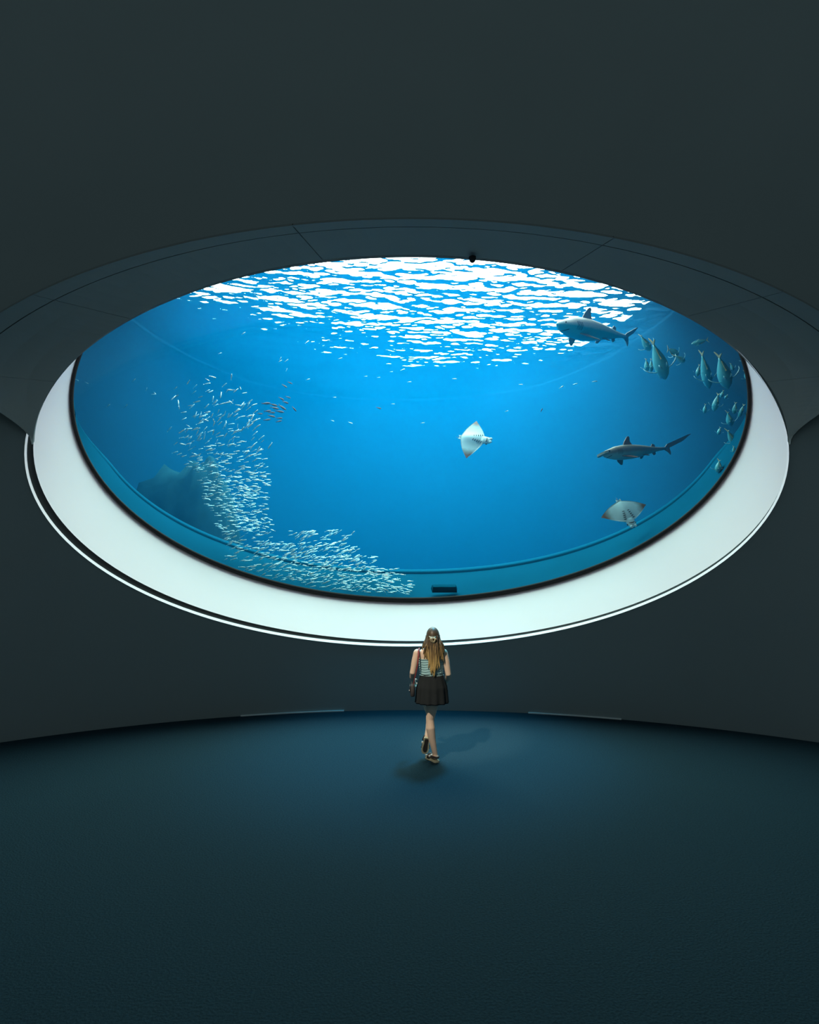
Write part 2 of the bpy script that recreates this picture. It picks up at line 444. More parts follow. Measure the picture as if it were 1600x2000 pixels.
# ================================================================= ANIMALS IN THE TANK
def by_height(name, top, belly, z0, z1, rough=0.5, tipcol=None):
    """skin toned by height: back colour above, belly colour below, water tint mixed in"""
    m, nt, b, out = nodes_of(name)
    b.inputs['Roughness'].default_value = rough; b.inputs['Specular IOR Level'].default_value = 0.3
    tc = nt.nodes.new('ShaderNodeTexCoord'); sp = nt.nodes.new('ShaderNodeSeparateXYZ'); nt.links.new(tc.outputs['Object'], sp.inputs[0])
    nz = nt.nodes.new('ShaderNodeTexNoise'); nz.inputs['Scale'].default_value = 5; nt.links.new(tc.outputs['Object'], nz.inputs['Vector'])
    ml = nt.nodes.new('ShaderNodeMath'); ml.operation = 'MULTIPLY_ADD'; ml.inputs[1].default_value = (z1-z0)*0.6; nt.links.new(nz.outputs['Fac'], ml.inputs[0]); nt.links.new(sp.outputs['Z'], ml.inputs[2])
    mr = nt.nodes.new('ShaderNodeMapRange'); mr.inputs['From Min'].default_value = z0+(z1-z0)*.3; mr.inputs['From Max'].default_value = z1+(z1-z0)*.3
    nt.links.new(ml.outputs[0], mr.inputs['Value'])
    mx = nt.nodes.new('ShaderNodeMix'); mx.data_type = 'RGBA'; mx.inputs['A'].default_value = (*belly, 1); mx.inputs['B'].default_value = (*top, 1)
    nt.links.new(mr.outputs[0], mx.inputs['Factor']); nt.links.new(mx.outputs['Result'], b.inputs['Base Color'])
    MATS[name] = m
by_height('shark_skin', (0.86, 0.88, 0.84), (0.06, 0.58, 0.66), -0.02, 0.05)  # shark's lit top and shaded teal belly are painted into the colour
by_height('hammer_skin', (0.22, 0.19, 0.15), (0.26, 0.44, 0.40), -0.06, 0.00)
mat('shark_fin', (0.26, 0.24, 0.22), 0.6, 0.1, 6)
mat('hammer_fin', (0.22, 0.10, 0.06), 0.6, 0.1, 6)
mat('mouth_dark', (0.03, 0.035, 0.04), 0.6, 0.1, 6)
by_height('jack_skin', (0.04, 0.22, 0.27), (0.13, 0.52, 0.56), -0.01, 0.07, 0.35)
mat('jack_fin', (0.34, 0.30, 0.14), 0.5, 0.15, 10)
mat('jack_pectoral', (0.45, 0.80, 0.85), 0.4, 0.1, 10)
mat('sardine', (0.72, 0.98, 1.0), 0.32, 0.04, 30, spec=0.8, metal=0.55)
mat('brown_fish', (0.24, 0.13, 0.08), 0.7, 0.25, 12)
# ray: white underside, brown wing tips
m, nt, b, out = nodes_of('ray_belly'); b.inputs['Roughness'].default_value = 0.5
tc = nt.nodes.new('ShaderNodeTexCoord'); sp = nt.nodes.new('ShaderNodeSeparateXYZ'); ab_ = nt.nodes.new('ShaderNodeMath'); ab_.operation = 'ABSOLUTE'
nt.links.new(tc.outputs['Object'], sp.inputs[0]); nt.links.new(sp.outputs['Y'], ab_.inputs[0])
nz = nt.nodes.new('ShaderNodeTexNoise'); nz.inputs['Scale'].default_value = 6; nt.links.new(tc.outputs['Object'], nz.inputs['Vector'])
ml = nt.nodes.new('ShaderNodeMath'); ml.operation = 'MULTIPLY_ADD'; ml.inputs[1].default_value = 0.16
nt.links.new(nz.outputs['Fac'], ml.inputs[0]); nt.links.new(ab_.outputs[0], ml.inputs[2])
cr = nt.nodes.new('ShaderNodeValToRGB'); cr.color_ramp.elements[0].position = 0.40; cr.color_ramp.elements[0].color = (0.62, 0.92, 0.95, 1)
cr.color_ramp.elements[1].position = 0.60; cr.color_ramp.elements[1].color = (0.26, 0.15, 0.10, 1)
e_ = cr.color_ramp.elements.new(0.50); e_.color = (0.36, 0.54, 0.54, 1)
nt.links.new(ml.outputs[0], cr.inputs[0]); nt.links.new(cr.outputs[0], b.inputs['Base Color']); MATS['ray_belly'] = m
mat('ray_back', (0.22, 0.15, 0.11), 0.6, 0.2, 6)

def loft_x(secs, n=16):
    """secs: (x, zc, up, down, half width) from nose to tail; closed body"""
    rings = []
    for (x, zc, u, d, w) in secs:
        r = []
        for i in range(n):
            a = 2*math.pi*i/n; c, s_ = math.cos(a), math.sin(a)
            r.append((x, w*c, zc + (u if s_ > 0 else d)*s_))
        rings.append(r)
    V, F = strip(rings)
    F = [tuple(reversed(f)) for f in F] if secs[0][0] > secs[-1][0] else F
    F.append(tuple(range(n))); F.append(tuple(range(len(V)-1, len(V)-n-1, -1)))
    return V, F
def plate(pts, th, axis='y', off=(0, 0, 0), rot=None):
    """outline as a thin solid; pts in the xz-plane (axis y) or the xy-plane (axis z)"""
    n = len(pts); V = []
    for sgn in (-1, 1):
        for (p, q) in pts:
            V.append(Vector((p, sgn*th/2, q)) if axis == 'y' else Vector((p, q, sgn*th/2)))
    if rot is not None: V = [rot @ v for v in V]
    V = [v + Vector(off) for v in V]
    F = [tuple(range(n-1, -1, -1)), tuple(range(n, 2*n))] + [(i, (i+1) % n, n+(i+1) % n, n+i) for i in range(n)]
    return V, F
def aim(o, head, tail, up=(0, 0, 1)):
    """local +X from tail to head, local Z as near to up as it goes"""
    x = (Vector(head)-Vector(tail)).normalized(); z = Vector(up) - x*Vector(up).dot(x); z.normalize(); y = z.cross(x)
    M = Matrix((x, y, z)).transposed()
    o.rotation_euler = M.to_euler()
def merge(*vf):
    V, F = [], []
    for v, f in vf:
        k = len(V); V += list(v); F += [tuple(i+k for i in q) for q in f]
    return V, F
def sph(c, rx, ry, rz, nu=12, nv=8):
    V = [Vector((c[0], c[1], c[2]-rz))]; F = []
    for j in range(1, nv):
        ph = -math.pi/2 + math.pi*j/nv
        for i in range(nu):
            a = 2*math.pi*i/nu; V.append(Vector((c[0]+rx*math.cos(ph)*math.cos(a), c[1]+ry*math.cos(ph)*math.sin(a), c[2]+rz*math.sin(ph))))
    V.append(Vector((c[0], c[1], c[2]+rz)))
    for i in range(nu):
        F.append((0, 1+(i+1) % nu, 1+i)); F.append((len(V)-1, len(V)-1-nu+i, len(V)-1-nu+(i+1) % nu))
    for j in range(nv-2):
        for i in range(nu):
            F.append((1+j*nu+i, 1+j*nu+(i+1) % nu, 1+(j+1)*nu+(i+1) % nu, 1+(j+1)*nu+i))
    return V, F
def tube(pts, rads, n=8, caps=True):
    rings = []
    pts = [Vector(p) for p in pts]
    ref = Vector((0.13, 0.31, 0.94))
    for k, p in enumerate(pts):
        d = (pts[min(k+1, len(pts)-1)] - pts[max(k-1, 0)]).normalized()
        a = d.cross(ref)
        if a.length < 1e-3: a = d.cross(Vector((1, 0, 0)))
        a.normalize(); b2 = d.cross(a)
        rings.append([p + a*rads[k]*math.cos(2*math.pi*i/n) + b2*rads[k]*math.sin(2*math.pi*i/n) for i in range(n)])
    V, F = strip(rings)
    if caps: F.append(tuple(range(n-1, -1, -1))); F.append(tuple(range(len(V)-n, len(V))))
    return V, F

def build_shark(name, L, skin, fin, hammer, girth, dorsal, tail_up, bend, rise=.13, pec=1.0):
    root = empty(name, (0, 0, 0))
    prof = [(0, .004), (.025, .024), (.06, .042), (.12, .060), (.2, .078), (.32, .090), (.45, .088), (.58, .074), (.7, .055), (.82, .034), (.92, .021), (1, .017)]
    secs = []
    def wob(s_): return bend*L*math.sin(s_*3.0-0.6)*s_*0.5
    for s_, h in prof:
        h *= L*girth
        secs.append((L*(.5-s_), 0.01*L*(s_-.3), h*(0.9 if s_ < .2 else 1), h*(1.05 if s_ > .05 else .7), h*(1.05 if s_ < .25 else .82)))
    V, F = loft_x(secs, 20)
    V = [(v[0], v[1]+wob(.5-v[0]/L), v[2]) for v in V]
    new_obj('body', V, F, skin, root)
    def put(nm, vf, m_, lab=None, par=None):
        v = [(q[0], q[1]+wob(.5-q[0]/L), q[2]) for q in vf[0]]
        o = new_obj(nm, v, vf[1], m_, par or root, smooth_=False)
        if lab: o['label'] = lab
        return o
    th = 0.012*L
    gz = girth*L
    dh = dorsal*L
    put('dorsal_fin', plate([(L*.16, gz*.075), (L*.12, gz*.085+dh*.45), (L*.075, gz*.08+dh*.9), (L*.05, gz*.08+dh), (L*.035, gz*.08+dh*.85), (L*.04, gz*.08+dh*.4), (L*.012, gz*.085+dh*.02), (L*.05, gz*.04)], th), fin)
    put('second_dorsal_fin', plate([(-L*.27, gz*.04), (-L*.30, gz*.05+L*.03), (-L*.335, gz*.045+L*.022), (-L*.34, gz*.03)], th*.7), fin)
    for sgn in (-1, 1):
        rot = Matrix.Rotation(sgn*R2(-28), 4, 'X')
        pf = plate([(L*.24, 0), (L*.19, sgn*L*.10*pec), (L*.11, sgn*L*.19*pec), (L*.08, sgn*L*.195*pec), (L*.10, sgn*L*.12*pec), (L*.12, sgn*L*.04), (L*.12, 0)], th*.8, 'z')
        V = [rot @ v + Vector((0, sgn*gz*.055, -gz*.055)) for v in pf[0]]
        put('pectoral_fin', (V, pf[1]), fin)
        pf = plate([(-L*.10, 0), (-L*.14, sgn*L*.055), (-L*.17, sgn*L*.055), (-L*.165, 0)], th*.6, 'z')
        V = [rot @ v + Vector((0, sgn*gz*.03, -gz*.055)) for v in pf[0]]
        put('pelvic_fin', (V, pf[1]), fin)
    put('anal_fin', plate([(-L*.27, -gz*.03), (-L*.30, -gz*.04-L*.03), (-L*.33, -gz*.035-L*.022), (-L*.33, -gz*.02)], th*.6), fin)
    u = tail_up
    put('tail_fin', plate([(-L*.47, .008*L), (-L*.53, .38*rise*L*u), (-L*(.5+.17*u), rise*L*u), (-L*(.5+.19*u), rise*1.02*L*u), (-L*(.5+.12*u), .48*rise*L*u), (-L*.555, .01*L), (-L*.565, -.055*L), (-L*.555, -.085*L), (-L*.52, -.04*L), (-L*.47, -.008*L)], th*.8), fin)
    if hammer:
        hw = plate([(L*.505, -.02*L), (L*.50, -.085*L), (L*.475, -.125*L), (L*.445, -.13*L), (L*.44, -.07*L), (L*.42, -.03*L), (L*.42, .03*L), (L*.44, .07*L), (L*.445, .13*L), (L*.475, .125*L), (L*.50, .085*L), (L*.505, .02*L)], L*.028, 'z')
        hh = put('hammer_head', hw, skin)
        for sgn in (-1, 1): put('eye', sph((L*.46, sgn*.13*L, 0), .012*L, .008*L, .012*L, 8, 6), 'mouth_dark', None, hh)
    else:
        for sgn in (-1, 1): put('eye', sph((L*.43, sgn*gz*.052, gz*.012), .008*L, .006*L, .008*L, 8, 6), 'mouth_dark')
    # mouth arc under the snout
    mp_ = [(L*(.425-.045*(abs(k)/5)**2), gz*.055*k/5, -gz*(.053 - .014*(abs(k)/5)**2)) for k in range(-5, 6)]
    put('mouth', tube(mp_, [.0035*L]*11, 6), 'mouth_dark', 'dark crescent mouth line')
    for k in range(5):
        for sgn in (-1, 1):
            x = L*(.30-.016*k)
            put('gill_slit', tube([(x, sgn*gz*.066*1.12, -gz*.035), (x-.004*L, sgn*gz*.083*1.05, 0), (x, sgn*gz*.07*1.08, gz*.03)], [.002*L]*3, 5), 'mouth_dark')
    return root

def seat(o, head, tail, up=(0, 0, 1)):
    o.location = (Vector(head)+Vector(tail))/2; aim(o, head, tail, up)

h_, t_ = D(1087, 632, 13.9), D(1216, 660, 15.1)
sh = build_shark('shark', (h_-t_).length, 'shark_skin', 'shark_fin', False, 1.2, .13, 1.25, .10, .11, .72)
seat(sh, h_, t_, (-.10, -.22, 1))
tag(sh, 'pale grey shark with rounded dorsal fin swimming just under the glittering surface', 'shark')
h_, t_ = D(1174, 887, 12.9), D(1302, 876, 13.35)
hs = build_shark('hammerhead_shark', (h_-t_).length, 'hammer_skin', 'hammer_fin', True, 1.05, .125, 2.2, -.04, .075, .7)
seat(hs, h_, t_, (.0, .12, 1))
tag(hs, 'brown hammerhead shark with a long raised tail in the dark water at right', 'shark')

def build_ray(name):
    """head +X, wings +-Y; length about 0.8, span about 1.25"""
    root = empty(name, (0, 0, 0))
    nu, nv = 28, 14
    def lead(y):   # front edge
        a = abs(y)/.62; return .30 - .02*a - .34*a**1.6
    def trail(y):
        a = abs(y)/.62; return -.36 + .30*a**.85 - .06*math.sin(a*math.pi)
    top, bot = [], []
    for j in range(nu+1):
        y = -.62+1.24*j/nu; a = abs(y)/.62
        f, r = lead(y), trail(y)
        if a > .97: f, r = r+.02, r
        rowt, rowb = [], []
        for i in range(nv+1):
            s_ = i/nv; x = f+(r-f)*s_
            hp = math.sin(math.pi*min(1, s_*.96+.02))**.6
            th = (.075*math.exp(-(y/.16)**2)+.022*(1-a)+.003)*hp
            zc = .045*a**2 - .01*a
            rowt.append((x, y, zc+th)); rowb.append((x, y, zc-th*.8))
        top.append(rowt); bot.append(rowb)
    V, F = strip(bot, False); Vt, Ft = strip(top, False)
    n0 = len(V); V = V+Vt
    Fb = [tuple(reversed(f)) for f in F]; Ftt = [tuple(i+n0 for i in f) for f in Ft]
    w = nv+1
    Fe = []
    for j in range(nu):
        for i in (0, nv):
            a, b2 = j*w+i, (j+1)*w+i
            Fe.append((a, b2, b2+n0, a+n0) if i == 0 else (b2, a, a+n0, b2+n0))
    o = new_obj('body', V, Fb+Ftt+Fe, 'ray_belly', root)
    o.data.materials.append(MATS['ray_back'])
    for k, p in enumerate(o.data.polygons): p.material_index = 1 if len(Fb) <= k < len(Fb)+len(Ftt) else 0
    hd = loft_x([(.47, -.012, .012, .015, .05), (.455, -.01, .03, .027, .088), (.39, 0, .05, .044, .10), (.30, 0, .06, .05, .115), (.2, 0, .06, .05, .12)], 14)
    hd_o = new_obj('head', *hd, 'ray_belly', root)
    for sgn in (-1, 1):
        new_obj('snout_lobe', *sph((.455, sgn*.047, -.02), .045, .044, .028, 10, 6), 'ray_belly', hd_o)
        new_obj('eye', *sph((.36, sgn*.112, .01), .022, .016, .02, 8, 6), 'mouth_dark', hd_o)
        for k in range(5):
            x, y = .22-.055*k, sgn*(.115-.012*k)
            bz = lambda yy: -.8*(.075*math.exp(-(yy/.16)**2)+.022*(1-abs(yy)/.62)+.003)
            v, f = tube([(x+.012, y-sgn*.026, bz(y-sgn*.026)+.002), (x-.006, y+sgn*.026, bz(y+sgn*.026)+.002)], [.011, .008], 6)
            new_obj('gill_slit', v, f, 'mouth_dark', root)
    new_obj('mouth', *tube([(.345, -.075, -.034), (.36, -.03, -.047), (.36, .03, -.047), (.345, .075, -.034)], [.007, .011, .011, .007], 6), 'mouth_dark', hd_o)['label'] = 'dark mouth line'
    for sgn in (-1, 1):
        pv_ = plate([(-.30, sgn*.02), (-.33, sgn*.07), (-.41, sgn*.06), (-.38, sgn*.01)], .012, 'z')
        new_obj('pelvic_fin', *pv_, 'ray_belly', root, smooth_=False)
    new_obj('tail', *tube([(-.33, 0, 0), (-.40, .008, .0), (-.47, .02, .0)], [.012, .006, .002], 6), 'ray_back', root)
    return root
def place_ray(o, centre, head_dir, wing_dir, size):
    x = Vector(head_dir).normalized(); y = Vector(wing_dir); y = (y - x*y.dot(x)).normalized(); z = x.cross(y)
    o.rotation_euler = Matrix((x, y, z)).transposed().to_euler(); o.location = centre; o.scale = (size,)*3
ray1 = build_ray('eagle_ray')
ray2 = copy_tree(ray1)
place_ray(ray1, D(925, 857, 13.6), (.90, -.22, -.16), (-.42, -.42, -.92), .84)
tag(ray1, 'pale bellied ray with brown wing tips alone in the middle of the blue water', 'ray')
place_ray(ray2, D(1221, 1000, 11.55), (.22, -.35, -.62), (-1, -.15, -.34), .74)
tag(ray2, 'ray gliding low over the underwater ledge, below the hammerhead shark', 'ray')
# second ray: parts share meshes with the first

# ---- jacks hanging head-down along the right edge
def build_jack():
    root = empty('jack_fish', (0, 0, 0))
    secs = [(.5, 0, .012, .012, .012), (.46, 0, .045, .04, .035), (.38, 0, .085, .085, .068), (.22, 0, .125, .13, .095), (.05, 0, .13, .135, .098), (-.12, 0, .11, .11, .078), (-.28, 0, .07, .07, .048), (-.40, 0, .03, .03, .022), (-.46, 0, .016, .016, .014)]
    new_obj('body', *loft_x(secs, 14), 'jack_skin', root)
    new_obj('tail_fin', *plate([(-.44, .01), (-.50, .06), (-.62, .17), (-.60, .12), (-.525, 0), (-.60, -.12), (-.62, -.17), (-.50, -.06), (-.44, -.01)], .012), 'jack_fin', root, smooth_=False)
    new_obj('dorsal_fin', *plate([(.12, .12), (.06, .175), (-.02, .145), (-.34, .075), (-.36, .05), (-.1, .09)], .01), 'jack_fin', root, smooth_=False)
    new_obj('anal_fin', *plate([(-.06, -.11), (-.10, -.165), (-.16, -.125), (-.34, -.07), (-.36, -.045), (-.1, -.08)], .01), 'jack_fin', root, smooth_=False)
    for sgn in (-1, 1):
        V = []
        v, f = tube([(.24, sgn*.075, -.03), (.20, sgn*.13, -.05), (.13, sgn*.19, -.045), (.06, sgn*.225, -.02), (.0, sgn*.235, .02)], [.010, .013, .011, .007, .002], 6)
        new_obj('pectoral_fin', v, f, 'jack_pectoral', root)
        new_obj('pelvic_fin', *tube([(.16, sgn*.03, -.12), (.08, sgn*.05, -.15), (.03, sgn*.055, -.14)], [.008, .014, .003], 6), 'jack_pectoral', root)
        new_obj('eye', *sph((.42, sgn*.052, .015), .014, .008, .014, 8, 6), 'mouth_dark', root)
    return root
jacks = [  # tail column, row, head column, row, width, depth, label
 (1275, 668, 1301, 743, 27, 12.9, 'large teal jack fish nearest the sharks, pointing head down'),
 (1371, 690, 1386, 761, 19, 13.3, 'slim jack fish hanging head down, left one of the large right-hand pair'),
 (1404, 694, 1423, 761, 25, 12.0, 'broad jack fish hanging head down, right one of the large right-hand pair'),
 (1252, 656, 1271, 686, 14, 13.3, 'jack fish just behind the tail of the pale shark'),
 (1382, 664, 1350, 672, 8, 13.1, 'jack fish lying level high above the hanging pair'),
 (1403, 770, 1394, 804, 12, 12.6, 'bright edged jack fish with wide spread fins below the large pair'),
 (1405, 899, 1403, 924, 13, 10.85, 'lowest jack fish, with spread fins over the underwater ledge'),
 (1262, 702, 1265, 726, 10, 13.4, 'left one of two small fish left of the large teal jack'), (1272, 702, 1272, 728, 8, 13.7, 'right one of two small fish left of the large teal jack'),
 (1305, 682, 1326, 694, 12, 13.3, 'upper of two small slanting jack fish right of the large teal jack'), (1319, 695, 1338, 707, 11, 12.5, 'lower of two small slanting jack fish right of the large teal jack'),
 (1366, 713, 1362, 736, 8, 13.1, 'small dim jack fish close left of the slim hanging one'), (1427, 710, 1433, 724, 6, 12.7, 'small jack fish close right of the broad hanging one'),
 (1413, 763, 1408, 777, 7, 12.9, None), (1421, 771, 1416, 779, 5, 12.2, None),
 (1378, 790, 1376, 808, 7, 13.0, 'small jack fish left of the one with bright spread fins'), (1437, 787, 1434, 809, 9, 12.4, None),
 (1453, 791, 1443, 816, 8, 12.3, None), (1421, 805, 1429, 833, 13, 12.4, None),
 (1407, 835, 1403, 850, 7, 12.6, 'small jack fish just above the kerb line, left of the others'), (1421, 841, 1437, 869, 13, 11.0, None),
 (1433, 872, 1434, 885, 6, 10.62, None), (1450, 690, 1458, 705, 9, 12.5, 'topmost jack fish touching the right rim of the window'), (1455, 725, 1462, 742, 9, 12.2, 'second jack fish down along the right rim of the window')]
proto = build_jack(); first = True
for (x0, y0, x1, y1, wd, Yd, lb) in jacks:
    o = proto if first else copy_tree(proto); first = False
    ln = math.hypot(x1-x0, y1-y0)*Yd/FPX*1.02; dep = ln*.30
    h_, t_ = D(x1, y1, Yd+dep*.5), D(x0, y0, Yd-dep*.5)
    seat(o, h_, t_, (.12, 1, .35) if abs(y1-y0) > abs(x1-x0)*.6 else (0, .4, 1))
    wscale = wd*Yd/FPX/.20
    o.scale = ((h_-t_).length*.94, wscale, wscale)
    tag(o, lb or 'small jack fish of the loose cluster low along the right rim', 'fish', 'jack fish along the right rim of the window')

# ---- sardines
v1, f1 = loft_x([(.5, 0, .012, .012, .01), (.40, 0, .07, .06, .05), (.15, 0, .105, .11, .075), (-.15, 0, .08, .085, .055), (-.40, 0, .025, .025, .018)], 7)
v2, f2 = plate([(-.38, 0), (-.56, .11), (-.50, 0), (-.56, -.11)], .012)
SV, SF = merge(([Vector(v) for v in v1], f1), (v2, f2))
sard_mesh = bpy.data.meshes.new('sardine'); sard_mesh.from_pydata([tuple(v) for v in SV], [], SF); sard_mesh.materials.append(MATS['sardine'])
sard_mesh.polygons.foreach_set('use_smooth', [True]*len(sard_mesh.polygons))
rnd = random.Random(11)
# shoal outline, as bands: row -> (left, right, how crowded, tilt of the fish in degrees, spread)
bands = [(745, 360, 470, 6, 35, 35), (775, 330, 500, 16, 35, 32), (800, 330, 505, 24, 40, 30), (825, 335, 515, 30, 40, 25), (850, 330, 525, 34, 32, 22), (875, 335, 530, 34, 25, 18),
         (900, 345, 525, 44, 12, 14), (925, 375, 525, 52, 5, 10), (950, 385, 525, 54, 0, 10), (975, 395, 525, 54, -2, 10), (1000, 405, 525, 54, 2, 10), (1025, 415, 535, 56, 4, 12),
         (1050, 425, 690, 78, 10, 12), (1075, 440, 700, 95, 14, 12), (1100, 430, 735, 110, 15, 12), (1125, 460, 790, 118, 12, 12), (1145, 500, 810, 100, 6, 14), (1160, 580, 815, 60, 2, 16)]
fish = []
for (y, xa, xb, n_, tilt, spr) in bands:
    n_ = int(n_*(1.4 if y < 1040 else 1.6 if y < 1095 else 2.0))
    for _ in range(n_):
        f = rnd.betavariate(1.5, 1.25); px = xa+(xb-xa)*f; py = y+rnd.uniform(-14, 14)
        # stay inside the lower edge of the glass
        q = 1-((px-802)/658)**2
        if q <= 0 or py > 779+388*math.sqrt(q)-5: continue
        if 1040 < y < 1060 and 530 < px < 570 and rnd.random() < .6: continue
        tl = tilt + (8 if px > 560 and y < 1100 else 0) - (14 if px > 720 else 0) + rnd.gauss(0, spr)
        sz = rnd.uniform(7.5, 13.5)*(1.1 if y < 900 or y > 1060 else 1.0)
        # distance: in front of the ledge near its rim, free water above
        qk = 1-((px-808)/640)**2; ky = 747+365*math.sqrt(max(0, qk)); gy = 780+396*math.sqrt(max(0, 1-((px-802)/665)**2))
        if py > ky-6:
            s_ = max(0.0, (gy-py)/max(1, gy-ky-9)); R = 11.1 + rnd.random()*max(0.02, min(1.0, s_)*1.15-.22)
        else:
            R = rnd.uniform(11.4, 12.0) if rnd.random() < .45 else rnd.uniform(12.7, 15.5)
        p = P(px, py, R)
        if any((p-g_[0]).length < .66*sz*p.y/FPX for g_ in fish): continue
        fish.append((p, sz*p.y/FPX, tl, sz, rnd.choice((1, 1, 1, -1)), rnd.uniform(-.35, .35), rnd.uniform(20, 75)))
def fish_matrix(f):
    p, ln, tl, sz, sgn, yaw, roll = f
    d = Vector((sgn*math.cos(R2(tl)), yaw, sgn*math.sin(R2(tl))))
    x = d.normalized(); up = Vector((0, -.15, 1)); z = (up-x*up.dot(x)).normalized(); y = z.cross(x)
    M = Matrix((x, y, z)).transposed() @ Matrix.Rotation(R2(-sgn*roll), 3, 'X')
    return M, p, ln
fish.sort(key=lambda f: -f[3])
for f in fish[:300]:
    M, p, ln = fish_matrix(f)
    o = bpy.data.objects.new('sardine', sard_mesh); COL.objects.link(o)
    o.location = p; o.rotation_euler = M.to_euler(); o.scale = (ln, ln, ln)
    r_ = HORIZON-(p.z-CAM_Z)/p.y*FPX; c_ = 800+p.x/p.y*FPX
    zone = 0 if r_ < 890 else 1 if r_ < 1040 else 2 if c_ < 560 else 3
    tag(o, ('silvery sardine in the loose scattered top of the shoal', 'silvery sardine swimming level in the upright column of the shoal',
            'silvery sardine at the lower left bend of the shoal', 'silvery sardine in the bright crowded right-hand end of the shoal')[zone], 'fish',
        ('sardines at the top of the shoal', 'sardines in the column of the shoal', 'sardines at the bend of the shoal', 'sardines at the right end of the shoal')[zone])
SVa = np.array([tuple(v) for v in SV]); BV, BF = [], []
for f in fish[300:]:
    M, p, ln = fish_matrix(f); Mn = np.array(M)
    k = len(BV)*len(SVa); BV.append(SVa @ Mn.T*ln + np.array(p)); BF += [tuple(i+k for i in q) for q in SF]
o = new_obj('sardine_shoal', np.concatenate(BV).tolist(), BF, 'sardine')
tag(o, 'remaining tiny sardines crowding the silvery shoal', 'fish shoal', None, 'stuff')
# stray pale fish in open water
strays = [(150, 742, -25), (170, 748, -30), (262, 742, 40), (286, 760, 60), (303, 768, -45), (343, 758, 35), (246, 793, 40), (212, 792, 40), (300, 770, 5), (560, 704, 30), (548, 705, 20), (602, 741, 10), (560, 722, 70), (548, 700, 60),
          (654, 776, 0), (685, 826, -20), (768, 789, 0), (715, 735, 5), (765, 726, 0), (787, 722, 15), (826, 826, 10), (888, 740, 0), (800, 746, 10), (990, 803, 15), (1018, 751, 0), (740, 737, 10), (430, 690, 20), (476, 651, 30), (600, 668, 40), (1097, 756, 30), (1124, 750, 10), (1162, 745, 5), (650, 822, -20), (665, 700, 10)]
for (px, py, tl) in strays:
    p = D(px, py, rnd.uniform(12.6, 15)); sz = rnd.uniform(6, 10)
    M, p, ln = fish_matrix((p, sz*p.y/FPX, tl, sz, 1, rnd.uniform(-.3, .3), 0))
    o = bpy.data.objects.new('stray_sardine', sard_mesh); COL.objects.link(o)
    o.location = p; o.rotation_euler = M.to_euler(); o.scale = (ln, ln, ln)
    if px < 350: tag(o, 'tiny pale fish straying left of the shoal near the glass edge', 'fish', 'stray pale fish left of the shoal')
    else: tag(o, 'tiny pale fish straying in open blue water above and right of the shoal', 'fish', 'stray pale fish in open water')
# little knot of brown fish
bmesh_ = sard_mesh.copy(); bmesh_.name = 'brown_fish'; bmesh_.materials[0] = MATS['brown_fish']
for (px, py, sz, tl) in [(520, 788, 17, 0), (535, 791, 15, -15), (552, 796, 17, -35), (537, 797, 16, -12), (523, 803, 14, 5), (547, 804, 16, -10), (531, 806, 13, 0), (531, 813, 14, -10), (546, 817, 12, 0), (522, 820, 14, 5), (575, 799, 12, -50), (558, 786, 13, -20), (550, 779, 12, -30), (545, 823, 12, 10), (563, 776, 10, -20), (556, 754, 11, -30), (567, 748, 10, -25), (508, 808, 10, 0), (740, 797, 10, -15), (1058, 801, 8, 60)]:
    p = D(px, py, rnd.uniform(14.2, 15.2)); M, p, ln = fish_matrix((p, sz*p.y/FPX, tl, sz, 1, rnd.uniform(-.2, .2), 0))
    o = bpy.data.objects.new('brown_fish', bmesh_); COL.objects.link(o)
    o.location = p; o.rotation_euler = M.to_euler(); o.scale = (ln, ln, ln*1.25)
    if px == 740: tag(o, 'lone faint brown fish left of the pale bellied ray', 'fish')
    elif px == 1058: tag(o, 'lone faint brown fish between the central ray and the pale shark', 'fish')
    elif px == 575: tag(o, 'reddish brown fish just right of the small brown knot', 'fish')
    else: tag(o, 'faint reddish brown fish in the small knot beside the shoal', 'fish', 'brown fish beside the shoal')

# ---- rockwork low on the left, block on the ledge, fixture on the rim
def rock(name, c, r, seed, label, m_='rock_dark'):
    V, F = sph((0, 0, 0), 1, 1, 1, 40, 24); rs = random.Random(seed)
    ph = [(Vector((rs.gauss(0, 1), rs.gauss(0, 1), rs.gauss(0, 1)))*s_, rs.uniform(0, 6.28), a_) for s_, a_ in ((1.2, .16), (2.4, .10), (2.4, .10), (4, .07), (6, .05), (9, .03), (13, .02))]
    W = []
    for v in V:
        k = 1+sum(a_*math.sin(d_.dot(v)+o_) for d_, o_, a_ in ph); W.append((v.x*k*r[0], v.y*k*r[1], v.z*k*r[2]))
    o = new_obj(name, W, F, m_); o.location = c; return o
tag(rock('rock_outcrop', (-5.5, 16.8, -.6), (2.1, 1.5, 6.0), 5, ''), 'dark rock outcrop rising from the tank bottom behind the shoal', 'rock')
p = P(868, 1155, 11.25)
bl = new_obj('ledge_block', *merge(
    ([Vector(v) for v in [(-.24, -.10, -.02), (.24, -.10, -.02), (.26, .10, .05), (-.26, .10, .05), (-.22, -.08, .09), (.22, -.08, .09), (.23, .08, .13), (-.23, .08, .13)]],
     [(3, 2, 1, 0), (4, 5, 6, 7), (0, 1, 5, 4), (1, 2, 6, 5), (2, 3, 7, 6), (3, 0, 4, 7)])), 'block_blue', smooth_=False)
bl.location = p
tag(bl, 'dark squared block lying on the underwater ledge right of the shoal', 'block')

p = P(923, 506, R_WALL-.09)
fx = empty('rim_fixture', p)
new_obj('mount', *tube([(0, 0, .035), (0, 0, .0)], [.06, .06], 16), 'fascia_dark', fx)
new_obj('dome', *sph((0, 0, .0), .056, .056, .062, 16, 10), 'fascia_dark', fx)
tag(fx, 'small dark round fixture hanging from the upper rim of the window', 'fixture')

